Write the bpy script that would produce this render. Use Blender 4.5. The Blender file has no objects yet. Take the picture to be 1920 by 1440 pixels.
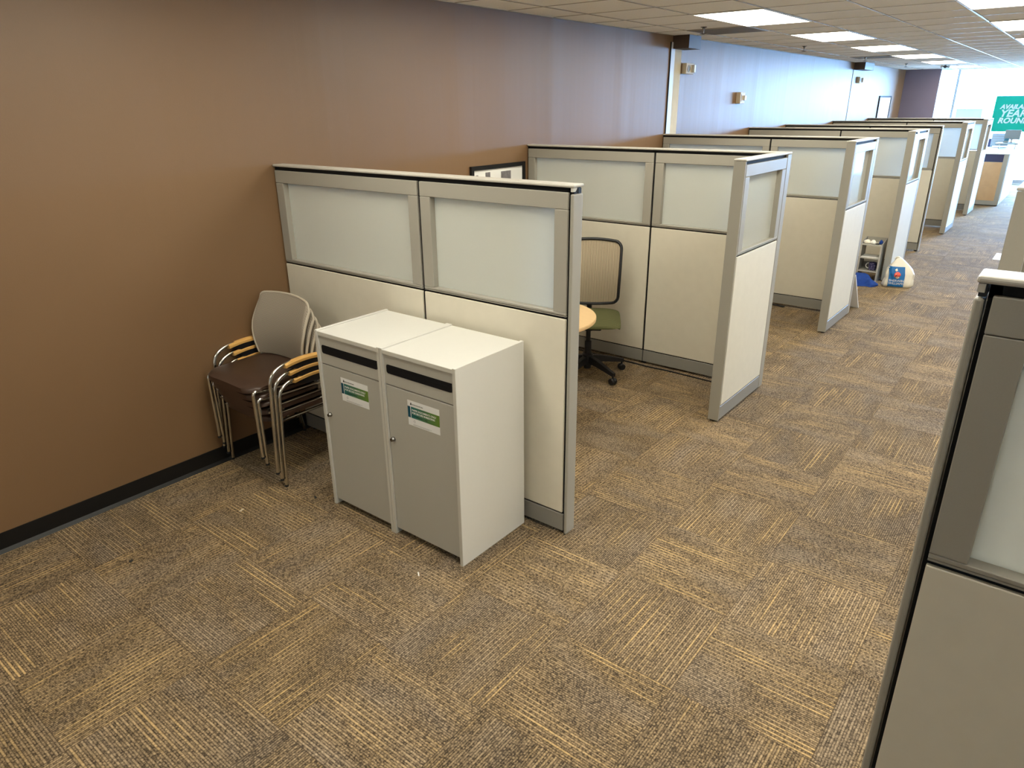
import bpy, bmesh, math, random
from mathutils import Vector, Matrix
from math import pi, sin, cos, radians

random.seed(7)
SC = bpy.context.scene
COL = SC.collection

# ------------------------------------------------------------------ camera
FPX = 1311.95
cam_data = bpy.data.cameras.new('camera')
cam_data.sensor_fit = 'HORIZONTAL'
cam_data.sensor_width = 36.0
cam_data.lens = FPX / 1920.0 * 36.0
cam_data.clip_start = 0.02
cam = bpy.data.objects.new('camera', cam_data)
COL.objects.link(cam)
_r = Vector((0.78598089, 0.61817991, -0.0093617))
_u = Vector((-0.221798, 0.29607325, 0.92905666))
_f = Vector((-0.57709591, 0.72814437, -0.36981898))
cm = Matrix.Identity(4)
for i in range(3):
    cm[i][0], cm[i][1], cm[i][2] = _r[i], _u[i], -_f[i]
cm[0][3], cm[1][3], cm[2][3] = 3.816, -2.5378, 2.0409
cam.matrix_world = cm
SC.camera = cam

# ------------------------------------------------------------------ view, world, daylight
SC.view_settings.view_transform = 'Standard'
SC.view_settings.look = 'None'
SC.view_settings.gamma = 1.0
SC.view_settings.use_curve_mapping = False
SC.view_settings.exposure = 0.0

SKY_STRENGTH = 105.0
LAMP_STRENGTH = 14.8
LAMP_COLOR = (1.0, 0.945, 0.79, 1)
world = bpy.data.worlds.new('daylight_sky')
SC.world = world
world.use_nodes = True
bg = world.node_tree.nodes['Background']
bg.inputs['Color'].default_value = (0.31, 0.56, 1.0, 1)
bg.inputs['Strength'].default_value = SKY_STRENGTH

# the shop window lets the sky in: a portal guides the sky light through it
pl = bpy.data.lights.new('shop_window_portal', 'AREA')
pl.shape = 'RECTANGLE'; pl.size = 7.0; pl.size_y = 3.6
pl.cycles.is_portal = True
po = bpy.data.objects.new('shop_window_portal', pl)
po.location = (3.5, 20.9, 1.9)
po.rotation_euler = (radians(-90), 0, 0)      # facing -y, into the room
COL.objects.link(po)
SC.cycles.max_bounces = 10
SC.cycles.diffuse_bounces = 6
SC.cycles.glossy_bounces = 4
SC.cycles.transmission_bounces = 8
SC.cycles.transparent_max_bounces = 12
SC.cycles.sample_clamp_indirect = 6.0
SC.cycles.use_denoising = True

# ------------------------------------------------------------------ node helper
class NT:
    def __init__(s, name):
        s.m = bpy.data.materials.new(name); s.m.use_nodes = True
        s.t = s.m.node_tree; s.t.nodes.clear()
        s.out = s.t.nodes.new('ShaderNodeOutputMaterial')
    def n(s, typ, **kw):
        nd = s.t.nodes.new(typ)
        for k, v in kw.items():
            setattr(nd, k, v)
        return nd
    def set(s, nd, key, v):
        if hasattr(v, 'links') or isinstance(v, bpy.types.NodeSocket):
            s.t.links.new(v, nd.inputs[key])
        else:
            nd.inputs[key].default_value = v
    def math(s, op, a, b=0.0, c=0.0, clamp=False):
        nd = s.n('ShaderNodeMath', operation=op, use_clamp=clamp)
        s.set(nd, 0, a); s.set(nd, 1, b); s.set(nd, 2, c)
        return nd.outputs[0]
    def mix(s, f, a, b):
        nd = s.n('ShaderNodeMix', data_type='RGBA')
        s.set(nd, 0, f)
        s.set(nd, 6, a if not isinstance(a, tuple) else c4(a))
        s.set(nd, 7, b if not isinstance(b, tuple) else c4(b))
        return nd.outputs[2]
    def coord(s, kind='Object'):
        return s.n('ShaderNodeTexCoord').outputs[kind]
    def geo(s):
        return s.n('ShaderNodeNewGeometry').outputs['Position']
    def sep(s, v):
        nd = s.n('ShaderNodeSeparateXYZ'); s.set(nd, 0, v); return nd.outputs
    def comb(s, x, y, z=0.0):
        nd = s.n('ShaderNodeCombineXYZ'); s.set(nd, 0, x); s.set(nd, 1, y); s.set(nd, 2, z); return nd.outputs[0]
    def noise(s, v, scale, detail=2.0, rough=.5):
        nd = s.n('ShaderNodeTexNoise'); s.set(nd, 'Vector', v); s.set(nd, 'Scale', scale)
        s.set(nd, 'Detail', detail); s.set(nd, 'Roughness', rough); return nd.outputs[0]
    def white(s, v):
        nd = s.n('ShaderNodeTexWhiteNoise', noise_dimensions='3D'); s.set(nd, 'Vector', v); return nd.outputs
    def ramp(s, f, lo, hi):
        nd = s.n('ShaderNodeMapRange'); nd.clamp = True
        s.set(nd, 0, f); s.set(nd, 1, lo); s.set(nd, 2, hi); return nd.outputs[0]
    def bump(s, h, strength, dist):
        nd = s.n('ShaderNodeBump'); s.set(nd, 'Height', h); s.set(nd, 'Strength', strength); s.set(nd, 'Distance', dist)
        return nd.outputs[0]
    def bsdf(s, col, rough=.5, spec=.5, metal=0.0, normal=None, **kw):
        nd = s.n('ShaderNodeBsdfPrincipled')
        s.set(nd, 'Base Color', c4(col) if isinstance(col, tuple) else col)
        s.set(nd, 'Roughness', rough); s.set(nd, 'Specular IOR Level', spec); s.set(nd, 'Metallic', metal)
        if normal is not None: s.set(nd, 'Normal', normal)
        for k, v in kw.items(): s.set(nd, k, v)
        return nd.outputs[0]
    def done(s, sh):
        s.t.links.new(sh, s.out.inputs[0]); return s.m

def c4(c):
    return (c[0], c[1], c[2], 1.0)
def srgb(r, g, b):
    f = lambda v: (v/255/12.92) if v/255 <= .04045 else ((v/255+.055)/1.055)**2.4
    return (f(r), f(g), f(b))

def plain(name, col, rough=.5, spec=.5, metal=0.0, grain=0.0, gscale=60, bump=0.0, bscale=400):
    t = NT(name)
    c = col
    nrm = None
    if grain or bump:
        o = t.coord()
    if grain:
        f = t.noise(o, gscale, 4)
        a = tuple(v*(1-grain) for v in col); b = tuple(min(1, v*(1+grain)) for v in col)
        c = t.mix(f, a, b)
    if bump:
        nrm = t.bump(t.noise(o, bscale, 2), bump, .001)
    return t.done(t.bsdf(c, rough, spec, metal, nrm))

# ------------------------------------------------------------------ materials
M = {}
M['frame'] = plain('warm_grey_powder_coat', (.315, .298, .255), .42, .5, grain=.04, gscale=300, bump=.08, bscale=900)
M['cap'] = plain('light_grey_cap', (.47, .45, .40), .35, .5)
M['rail'] = plain('grey_base_rail', (.25, .24, .215), .45, .4, grain=.04, gscale=200)
M['tile'] = plain('cream_vinyl_tile', (.645, .605, .50), .5, .45, grain=.05, gscale=14, bump=.05, bscale=700)
M['black'] = plain('black_plastic', (.008, .008, .010), .45, .4)
M['gap'] = plain('black_inner_frame', (.006, .006, .007), .7, .2)
M['white_lam'] = plain('white_laminate', (.655, .65, .615), .32, .5, grain=.015, gscale=50)
M['edge_lam'] = plain('off_white_edge_band', (.56, .545, .48), .4, .5)
M['door_lam'] = plain('grey_laminate', (.425, .41, .355), .42, .45, grain=.02, gscale=200)
M['chrome'] = plain('chrome', (.62, .60, .56), .16, .5, 1.0)
M['steel'] = plain('brushed_steel', (.5, .5, .48), .3, .5, 1.0)
M['lockmetal'] = plain('dark_nickel', (.22, .21, .20), .25, .5, 1.0)
M['leather'] = plain('brown_vinyl_leather', (.052, .028, .018), .38, .5, grain=.15, gscale=30, bump=.15, bscale=500)
M['rubber'] = plain('black_rubber', (.012, .012, .012), .7, .3)
M['light_trim'] = plain('white_enamel', (.7, .7, .68), .4, .5)
M['device'] = plain('beige_device_plastic', (.52, .44, .32), .5, .4)
M['paper'] = plain('white_paper', (.78, .78, .76), .7, .3)
M['picframe'] = plain('black_picture_frame', (.008, .008, .009), .65, .2)
M['printgrey'] = plain('printed_grey_photo', (.16, .15, .16), .3, .5, grain=.6, gscale=40)
M['ink'] = plain('black_ink', (.02, .02, .02), .6, .3)
M['greyink'] = plain('grey_ink', (.25, .25, .24), .6, .3)
M['teal'] = plain('teal_print', srgb(10, 75, 95), .5, .4)
M['whiteink'] = plain('white_print', (.78, .78, .74), .5, .4)
M['blue'] = plain('royal_blue_cloth', (.012, .045, .22), .85, .2, grain=.2, gscale=40)
M['org'] = plain('grey_organiser_plastic', (.20, .20, .195), .5, .4)
M['noticeblue'] = plain('pale_blue_notice', (.26, .36, .44), .5, .4)
M['monitor'] = plain('grey_monitor_plastic', (.16, .20, .22), .5, .4)
M['navy'] = plain('navy_panel', (.03, .03, .075), .5, .4)
M['woodpanel'] = plain('pale_maple_laminate', (.50, .31, .155), .42, .45, grain=.12, gscale=9)
M['asphalt'] = plain('pale_paving', (.45, .45, .45), .9, .2, grain=.1, gscale=2)
M['bluesign'] = plain('blue_sign_face', (.012, .07, .35), .5, .4)
M['bagblue'] = plain('blue_bag_print', srgb(15, 100, 165), .45, .4)
M['bagred'] = plain('red_bag_print', srgb(225, 90, 75), .45, .4)
M['bagwhite'] = plain('white_plastic_bag', (.74, .70, .60), .38, .5)
M['woolwhite'] = plain('white_wrapping', (.75, .74, .70), .7, .3, grain=.08, gscale=80)
M['baseboard'] = plain('black_vinyl_base', (.006, .006, .0065), .42, .35)
M['darkceil'] = plain('beam_paint', (.07, .045, .032), .5, .4)
M['mark'] = plain('faint_scuff', (.30, .28, .23), .7, .3)

def mat_wood():
    t = NT('honey_beech')
    o = t.coord()
    s = t.sep(o)
    v = t.comb(t.math('MULTIPLY', s[0], 6), t.math('MULTIPLY', s[1], 1.2), t.math('MULTIPLY', s[2], 6))
    f = t.noise(v, 14, 6, .6)
    c = t.mix(f, (.56, .30, .075), (.74, .45, .145))
    return t.done(t.bsdf(c, .35, .5))
M['wood'] = mat_wood()

def mat_maple_top():
    t = NT('maple_table_laminate')
    o = t.coord(); s = t.sep(o)
    f = t.noise(t.comb(t.math('MULTIPLY', s[0], 3), t.math('MULTIPLY', s[1], 30), s[2]), 3, 5)
    return t.done(t.bsdf(t.mix(f, (.60, .40, .19), (.70, .49, .26)), .35, .5))
M['maple'] = mat_maple_top()

def mat_glass():
    t = NT('frosted_glass')
    d = t.n('ShaderNodeBsdfDiffuse'); d.inputs[0].default_value = (.74, .76, .70, 1)
    tr = t.n('ShaderNodeBsdfTranslucent'); tr.inputs[0].default_value = (.95, .97, .95, 1)
    m1 = t.n('ShaderNodeMixShader'); m1.inputs[0].default_value = .70
    t.t.links.new(d.outputs[0], m1.inputs[1]); t.t.links.new(tr.outputs[0], m1.inputs[2])
    g = t.n('ShaderNodeBsdfGlossy'); g.inputs['Roughness'].default_value = .12; g.inputs[0].default_value = (1, 1, 1, 1)
    fr = t.n('ShaderNodeFresnel'); fr.inputs[0].default_value = 1.45
    m2 = t.n('ShaderNodeMixShader')
    t.t.links.new(fr.outputs[0], m2.inputs[0]); t.t.links.new(m1.outputs[0], m2.inputs[1]); t.t.links.new(g.outputs[0], m2.inputs[2])
    return t.done(m2.outputs[0])
M['glass'] = mat_glass()

def mat_window_glass():
    t = NT('clear_window_glass')
    a = t.n('ShaderNodeBsdfTransparent'); a.inputs[0].default_value = (.93, .96, .95, 1)
    g = t.n('ShaderNodeBsdfGlossy'); g.inputs['Roughness'].default_value = .02
    fr = t.n('ShaderNodeFresnel'); fr.inputs[0].default_value = 1.3
    m = t.n('ShaderNodeMixShader')
    t.t.links.new(fr.outputs[0], m.inputs[0]); t.t.links.new(a.outputs[0], m.inputs[1]); t.t.links.new(g.outputs[0], m.inputs[2])
    return t.done(m.outputs[0])
M['clear'] = mat_window_glass()

def mat_lamp():
    t = NT('fluorescent_lens')
    e = t.n('ShaderNodeEmission'); e.inputs[0].default_value = LAMP_COLOR; e.inputs[1].default_value = LAMP_STRENGTH
    return t.done(e.outputs[0])
M['lamp'] = mat_lamp()

def mat_translucent(name, col, f=.5):
    t = NT(name)
    d = t.n('ShaderNodeBsdfDiffuse'); d.inputs[0].default_value = c4(col)
    tr = t.n('ShaderNodeBsdfTranslucent'); tr.inputs[0].default_value = c4(col)
    m = t.n('ShaderNodeMixShader'); m.inputs[0].default_value = f
    t.t.links.new(d.outputs[0], m.inputs[1]); t.t.links.new(tr.outputs[0], m.inputs[2])
    return t.done(m.outputs[0])
M['signgreen'] = mat_translucent('green_backlit_vinyl', (.025, .31, .20), .26)
M['signwhite'] = mat_translucent('white_backlit_vinyl', (.85, .85, .85), .2)
M['mint'] = mat_translucent('pale_mint_vinyl', (.66, .93, .84), .5)

def mat_carpet():
    t = NT('carpet_tiles')
    p = t.sep(t.geo())
    T = .5055
    gx = t.math('DIVIDE', t.math('SUBTRACT', p[0], 2.5195 - 20*T), T)
    gy = t.math('DIVIDE', t.math('SUBTRACT', p[1], -.0885 - 20*T), T)
    ix, iy = t.math('FLOOR', gx), t.math('FLOOR', gy)
    fx, fy = t.math('FRACT', gx), t.math('FRACT', gy)
    par = t.math('MODULO', t.math('ADD', ix, iy), 2.0)          # 1: stripes along y
    inv = t.math('SUBTRACT', 1.0, par)
    a = t.math('ADD', t.math('MULTIPLY', fx, par), t.math('MULTIPLY', fy, inv))   # across the rows
    b = t.math('ADD', t.math('MULTIPLY', fy, par), t.math('MULTIPLY', fx, inv))   # along the rows
    tid = t.math('ADD', t.math('MULTIPLY', ix, 17.0), t.math('MULTIPLY', iy, 5.3))
    tr = t.white(t.comb(ix, iy, 3.0))
    tcol = t.sep(tr[1])
    ROWS = 54.0
    ra = t.math('MULTIPLY', a, ROWS)
    row = t.math('FLOOR', ra); fr_ = t.math('FRACT', ra)
    rw = t.white(t.comb(row, tid, 1.0))[0]
    odd = t.math('MODULO', row, 2.0)
    ridge = t.math('SINE', t.math('MULTIPLY', fr_, pi))
    off = t.math('MULTIPLY', tid, 3.1)
    # yarn flecks: short streaks along the rows, no regular grid
    fl1 = t.noise(t.comb(t.math('ADD', t.math('MULTIPLY', a, 95.0), off), t.math('MULTIPLY', b, 52.0), off), 1.0, 2, .65)
    fl2 = t.noise(t.comb(t.math('ADD', t.math('MULTIPLY', row, 3.7), off), t.math('MULTIPLY', b, 70.0), t.math('MULTIPLY', rw, 30.0)), 1.0, 1)
    fleck = t.math('ADD', t.math('MULTIPLY', t.ramp(fl1, .36, .64), .55), t.math('MULTIPLY', t.ramp(fl2, .36, .64), .45))
    # colour drifting through the tile in soft bands of rows
    band = t.noise(t.comb(t.math('MULTIPLY', a, 2.4), t.math('MULTIPLY', b, .8), t.math('MULTIPLY', tid, 3.7)), 1.3, 2)
    band2 = t.noise(t.comb(t.math('MULTIPLY', a, 3.5), t.math('MULTIPLY', b, 1.2), t.math('MULTIPLY', tid, 2.3)), 1.1, 2)
    seg = t.noise(t.comb(t.math('MULTIPLY', row, .9), t.math('ADD', t.math('MULTIPLY', b, 1.3), t.math('MULTIPLY', rw, 2.0)), t.math('MULTIPLY', tid, 1.37)), 1.0, 1)
    stripe = t.math('MULTIPLY', odd, t.ramp(band2, .40, .62))
    gold = t.math('MULTIPLY', t.math('MULTIPLY', t.ramp(seg, .46, .60), t.ramp(band, .48, .64)), odd)
    grey = t.ramp(band, .50, .34)
    v = t.math('ADD', t.math('MULTIPLY', fleck, .80), t.math('MULTIPLY', stripe, .26), 0.0, True)
    c = t.mix(t.ramp(v, .15, .95), (.062, .044, .026), (.445, .318, .178))
    cg = t.mix(t.ramp(v, .15, .95), (.085, .067, .052), (.400, .325, .248))
    c = t.mix(t.math('MULTIPLY', t.math('ADD', t.math('MULTIPLY', grey, .6), t.math('MULTIPLY', tcol[0], .35)), .65), c, cg)
    c = t.mix(t.math('MULTIPLY', gold, t.math('ADD', .28, t.math('MULTIPLY', fleck, .40))), c, (.68, .46, .20))
    sh = t.math('ADD', .40, t.math('MULTIPLY', ridge, .70))
    sh = t.math('MULTIPLY', sh, t.math('ADD', .90, t.math('MULTIPLY', tcol[1], .22)))
    mul = t.n('ShaderNodeMix', data_type='RGBA', blend_type='MULTIPLY')
    mul.inputs[0].default_value = 1.0
    t.t.links.new(c, mul.inputs[6])
    g = t.comb(sh, sh, sh); t.t.links.new(g, mul.inputs[7])
    tuft = fleck
    edge = t.math('MINIMUM', t.math('MINIMUM', fx, t.math('SUBTRACT', 1.0, fx)), t.math('MINIMUM', fy, t.math('SUBTRACT', 1.0, fy)))
    seam = t.math('ADD', .35, t.math('MULTIPLY', t.ramp(edge, 0.0, .006), .65))
    fin = t.mix(seam, (.05, .034, .022), mul.outputs[2])
    h = t.math('ADD', t.math('MULTIPLY', ridge, .6), t.math('MULTIPLY', tuft, .4))
    nrm = t.bump(h, .35, .003)
    return t.done(t.bsdf(fin, .95, .15, 0, nrm))
M['carpet'] = mat_carpet()

def mat_wall():
    t = NT('brown_wall_paint')
    p = t.geo(); s = t.sep(p)
    big = t.noise(p, .9, 3)
    c = t.mix(big, (.168, .094, .042), (.195, .110, .051))
    v = t.comb(0.0, t.math('MULTIPLY', s[1], 1.0), t.math('MULTIPLY', s[2], .05))
    waves = t.noise(v, 2.2, 3, .6)
    seam = t.ramp(t.math('ABSOLUTE', t.math('SUBTRACT', t.math('FRACT', t.math('DIVIDE', t.math('ADD', s[1], 20.3), 1.22)), .5)), .36, .5)
    waves = t.math('ADD', t.math('MULTIPLY', waves, .8), t.math('MULTIPLY', seam, .35))
    fine = t.noise(p, 140, 2)
    n1 = t.bump(waves, .35, .02)
    nd = t.n('ShaderNodeBump'); t.set(nd, 'Height', fine); nd.inputs['Strength'].default_value = .25
    nd.inputs['Distance'].default_value = .0012; t.t.links.new(n1, nd.inputs['Normal'])
    return t.done(t.bsdf(c, .50, .6, 0, nd.outputs[0]))
M['wall'] = mat_wall()
M['pier'] = plain('dark_plum_wall_paint', (.15, .118, .15), .5, .4, grain=.06, gscale=3)  # brown pier; the bluish flare over it is put into the colour
M['wall_other'] = plain('cream_wall_paint', (.74, .70, .62), .7, .3, grain=.03, gscale=3)
M['strip'] = plain('bare_drywall_strip', (.62, .55, .40), .7, .3, grain=.12, gscale=12)
M['strip2'] = plain('metal_corner_bead', (.55, .57, .60), .4, .5)

def mat_ceiling():
    t = NT('acoustic_ceiling_tile')
    p = t.geo()
    f = t.noise(p, 120, 3)
    c = t.mix(t.ramp(f, .35, .7), (.84, .84, .82), (.93, .93, .91))
    s = t.sep(p)
    G = .61
    ex = t.math('ABSOLUTE', t.math('SUBTRACT', t.math('FRACT', t.math('DIVIDE', t.math('SUBTRACT', s[0], .36 - 10*G), G)), .5))
    ey = t.math('ABSOLUTE', t.math('SUBTRACT', t.math('FRACT', t.math('DIVIDE', t.math('SUBTRACT', s[1], 3.475 - 60*G), G)), .5))
    e = t.math('MAXIMUM', ex, ey)
    seam = t.ramp(e, .484, .478)
    c = t.mix(seam, (.16, .14, .11), c)
    return t.done(t.bsdf(c, .85, .2, 0, t.bump(f, .3, .002)))
M['ceiling'] = mat_ceiling()
M['tee'] = plain('ceiling_tee_enamel', (.45, .42, .36), .25, .5)
M['vent'] = plain('grey_vent_grille', (.16, .155, .145), .6, .3, grain=.15, gscale=250)

def mat_mesh_back():
    t = NT('tan_ribbed_mesh')
    s = t.sep(t.coord())
    w = t.math('SINE', t.math('MULTIPLY', s[0], 2*pi/.011))
    f = t.ramp(w, -.5, .7)
    return t.done(t.bsdf(t.mix(f, (.22, .175, .12), (.50, .42, .30)), .8, .2, 0, t.bump(f, .5, .003)))
M['meshback'] = mat_mesh_back()

def mat_green_seat():
    t = NT('green_patterned_fabric')
    s = t.sep(t.coord())
    w1 = t.math('SINE', t.math('MULTIPLY', s[0], 2*pi/.035))
    w2 = t.math('SINE', t.math('ADD', t.math('MULTIPLY', s[1], 2*pi/.014), t.math('MULTIPLY', w1, .5)))
    f = t.ramp(w2, -.2, .5)
    n = t.noise(t.coord(), 160, 3)
    c = t.mix(f, (.060, .066, .026), (.125, .128, .060))
    c = t.mix(t.math('MULTIPLY', n, .5), c, (.10, .09, .035))
    return t.done(t.bsdf(c, .9, .15))
M['greenseat'] = mat_green_seat()

def mat_backfabric():
    t = NT('grey_beige_woven_knit')
    s = t.sep(t.coord())
    r = t.math('FLOOR', t.math('DIVIDE', s[2], .0055))
    x = t.math('ADD', t.math('DIVIDE', s[0], .0095), t.math('MULTIPLY', r, .5))
    wx = t.math('SINE', t.math('MULTIPLY', t.math('FRACT', x), pi))
    wz = t.math('SINE', t.math('MULTIPLY', t.math('FRACT', t.math('DIVIDE', s[2], .0055)), pi))
    f = t.math('MULTIPLY', wx, wz)
    return t.done(t.bsdf(t.mix(t.ramp(f, .1, .6), (.19, .163, .13), (.38, .33, .265)), .85, .2, 0, t.bump(f, .2, .001)))
M['knit'] = mat_backfabric()
M['piping'] = plain('beige_back_edging', (.44, .39, .31), .7, .3)

def mat_band():
    t = NT('teal_to_green_print')
    s = t.sep(t.coord())
    f = t.ramp(s[0], -.08, .10)
    c = t.mix(f, srgb(18, 98, 98), srgb(102, 132, 48))
    return t.done(t.bsdf(c, .5, .4))
M['band'] = mat_band()

def mat_mug():
    t = NT('purple_patterned_mug_glaze')
    o = t.coord()
    nd = t.n('ShaderNodeTexVoronoi'); t.set(nd, 'Vector', o); nd.inputs['Scale'].default_value = 70
    f = t.ramp(nd.outputs[0], .2, .5)
    return t.done(t.bsdf(t.mix(f, (.30, .27, .42), (.05, .045, .12)), .25, .5))
M['mug'] = mat_mug()

# ------------------------------------------------------------------ mesh helpers
class MB:
    """collects shapes and links them as one mesh object"""
    def __init__(s):
        s.bm = bmesh.new()
    def box(s, x0, x1, y0, y1, z0, z1, bev=0.0, seg=1, mt=None):
        x0, x1 = min(x0, x1), max(x0, x1); y0, y1 = min(y0, y1), max(y0, y1); z0, z1 = min(z0, z1), max(z0, z1)
        vs = [s.bm.verts.new((x, y, z)) for x in (x0, x1) for y in (y0, y1) for z in (z0, z1)]
        idx = [(0, 1, 3, 2), (4, 6, 7, 5), (0, 4, 5, 1), (2, 3, 7, 6), (0, 2, 6, 4), (1, 5, 7, 3)]
        fs = [s.bm.faces.new([vs[i] for i in q]) for q in idx]
        if bev > 0:
            es = list({e for f in fs for e in f.edges})
            bmesh.ops.bevel(s.bm, geom=es, offset=bev, segments=seg, profile=.5, affect='EDGES', clamp_overlap=True)
        return s
    def poly(s, pts, depth):
        """outline (list of 3-D points) extruded by vector depth"""
        d = Vector(depth)
        a = [s.bm.verts.new(p) for p in pts]; b = [s.bm.verts.new(Vector(p)+d) for p in pts]
        n = len(pts)
        s.bm.faces.new(a[::-1]); s.bm.faces.new(b)
        for i in range(n):
            s.bm.faces.new((a[i], a[(i+1) % n], b[(i+1) % n], b[i]))
        return s
    def tube(s, pts, r, seg=12, cap=True):
        pts = [Vector(p) for p in pts]
        n = len(pts)
        rad = r if isinstance(r, (list, tuple)) else [r]*n
        tang = []
        for i in range(n):
            a = pts[max(i-1, 0)]; b = pts[min(i+1, n-1)]
            tang.append((b-a).normalized())
        up = Vector((0, 0, 1)) if abs(tang[0].z) < .9 else Vector((1, 0, 0))
        nrm = (up - tang[0]*up.dot(tang[0])).normalized()
        rings = []
        for i in range(n):
            t = tang[i]
            nrm = (nrm - t*nrm.dot(t)).normalized()
            bn = t.cross(nrm)
            rings.append([s.bm.verts.new(pts[i] + (nrm*cos(2*pi*k/seg) + bn*sin(2*pi*k/seg))*rad[i]) for k in range(seg)])
        for i in range(n-1):
            for k in range(seg):
                s.bm.faces.new((rings[i][k], rings[i][(k+1) % seg], rings[i+1][(k+1) % seg], rings[i+1][k]))
        if cap:
            s.bm.faces.new(rings[0][::-1]); s.bm.faces.new(rings[-1])
        return s
    def lathe(s, prof, c=(0, 0, 0), seg=32, axis='z'):
        """profile [(r, h)] turned about an axis through c"""
        rings = []
        for r, h in prof:
            ring = []
            for k in range(seg):
                a = 2*pi*k/seg
                if axis == 'z': p = (c[0]+r*cos(a), c[1]+r*sin(a), c[2]+h)
                elif axis == 'x': p = (c[0]+h, c[1]+r*cos(a), c[2]+r*sin(a))
                else: p = (c[0]-r*cos(a), c[1]+h, c[2]+r*sin(a))
                ring.append(s.bm.verts.new(p))
            rings.append(ring)
        for i in range(len(rings)-1):
            for k in range(seg):
                s.bm.faces.new((rings[i][k], rings[i][(k+1) % seg], rings[i+1][(k+1) % seg], rings[i+1][k]))
        s.bm.faces.new(rings[0][::-1]); s.bm.faces.new(rings[-1])
        return s
    def grid(s, fn, nu, nv, thick=0.0):
        """surface fn(u,v)->point, given thickness by an inner copy fn(u,v,1)"""
        A = [[s.bm.verts.new(fn(i/nu, j/nv, 0)) for j in range(nv+1)] for i in range(nu+1)]
        B = [[s.bm.verts.new(fn(i/nu, j/nv, 1)) for j in range(nv+1)] for i in range(nu+1)]
        for i in range(nu):
            for j in range(nv):
                s.bm.faces.new((A[i][j], A[i+1][j], A[i+1][j+1], A[i][j+1]))
                s.bm.faces.new((B[i][j], B[i][j+1], B[i+1][j+1], B[i+1][j]))
        for i in range(nu):
            s.bm.faces.new((A[i][0], B[i][0], B[i+1][0], A[i+1][0]))
            s.bm.faces.new((A[i][nv], A[i+1][nv], B[i+1][nv], B[i][nv]))
        for j in range(nv):
            s.bm.faces.new((A[0][j], A[0][j+1], B[0][j+1], B[0][j]))
            s.bm.faces.new((A[nu][j], B[nu][j], B[nu][j+1], A[nu][j+1]))
        return s
    def map(s, fn):
        for v in s.bm.verts: v.co = fn(v.co)
        return s
    def build(s, name, mat, parent=None, smooth=False, loc=None, subsurf=0, angle=40):
        bmesh.ops.recalc_face_normals(s.bm, faces=s.bm.faces[:])
        me = bpy.data.meshes.new(name); s.bm.to_mesh(me); s.bm.free()
        me.materials.append(mat)
        if smooth:
            for p in me.polygons: p.use_smooth = True
            me.set_sharp_from_angle(angle=radians(angle))
        o = bpy.data.objects.new(name, me); COL.objects.link(o)
        if parent is not None: o.parent = parent
        if loc is not None: o.location = loc
        if subsurf:
            m = o.modifiers.new('subdivision', 'SUBSURF'); m.levels = subsurf; m.render_levels = subsurf
        return o

def thing(name, label, cat, loc=(0, 0, 0), rz=0.0, group=None):
    o = bpy.data.objects.new(name, None); o.empty_display_size = .1
    COL.objects.link(o); o.location = loc; o.rotation_euler = (0, 0, rz)
    o['label'] = label; o['category'] = cat
    if group: o['group'] = group
    return o
def tag(o, label, cat, group=None):
    o['label'] = label; o['category'] = cat
    if group: o['group'] = group
    return o
def struct(o):
    o['kind'] = 'structure'; return o
def dup(root, loc, label=None, group=None, rz=None):
    r = root.copy(); COL.objects.link(r); r.location = loc
    if rz is not None: r.rotation_euler = (0, 0, rz)
    if label: r['label'] = label
    if group: r['group'] = group
    for ch in list(root.children):
        c = ch.copy(); COL.objects.link(c); c.parent = r
        for g in list(ch.children):
            d = g.copy(); COL.objects.link(d); d.parent = c
    return r

def arc_path(pts, rad, n=6):
    """polyline with rounded corners"""
    P = [Vector(p) for p in pts]; out = [P[0]]
    for i in range(1, len(P)-1):
        a, b, c = P[i-1], P[i], P[i+1]
        r = rad[i-1] if isinstance(rad, (list, tuple)) else rad
        d1 = (a-b); d2 = (c-b)
        l = min(r, d1.length*.49, d2.length*.49)
        p1 = b + d1.normalized()*l; p2 = b + d2.normalized()*l
        for k in range(n+1):
            t = k/n
            out.append((1-t)**2*p1 + 2*(1-t)*t*b + t*t*p2)
    out.append(P[-1])
    return out

def text_obj(name, body, size, mat, parent, origin, ux, uy, bold=0.0, shear=0.0, align='LEFT', depth=.0006, spacing=1.0):
    """lettering standing on the plane spanned by ux, uy"""
    cu = bpy.data.curves.new(name, 'FONT'); cu.body = body; cu.size = size; cu.extrude = depth
    cu.offset = bold; cu.shear = shear; cu.align_x = align; cu.space_character = spacing; cu.resolution_u = 3
    ob = bpy.data.objects.new(name + '_curve', cu); COL.objects.link(ob)
    dg = bpy.context.evaluated_depsgraph_get(); dg.update()
    me = bpy.data.meshes.new_from_object(ob.evaluated_get(dg))
    bpy.data.objects.remove(ob, do_unlink=True); bpy.data.curves.remove(cu)
    ux = Vector(ux).normalized(); uy = Vector(uy).normalized(); uz = ux.cross(uy)
    m = Matrix.Identity(4)
    for i in range(3): m[i][0], m[i][1], m[i][2], m[i][3] = ux[i], uy[i], uz[i], origin[i]
    me.transform(m); me.materials.clear(); me.materials.append(mat)
    o = bpy.data.objects.new(name, me); COL.objects.link(o); o.parent = parent
    return o

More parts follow.
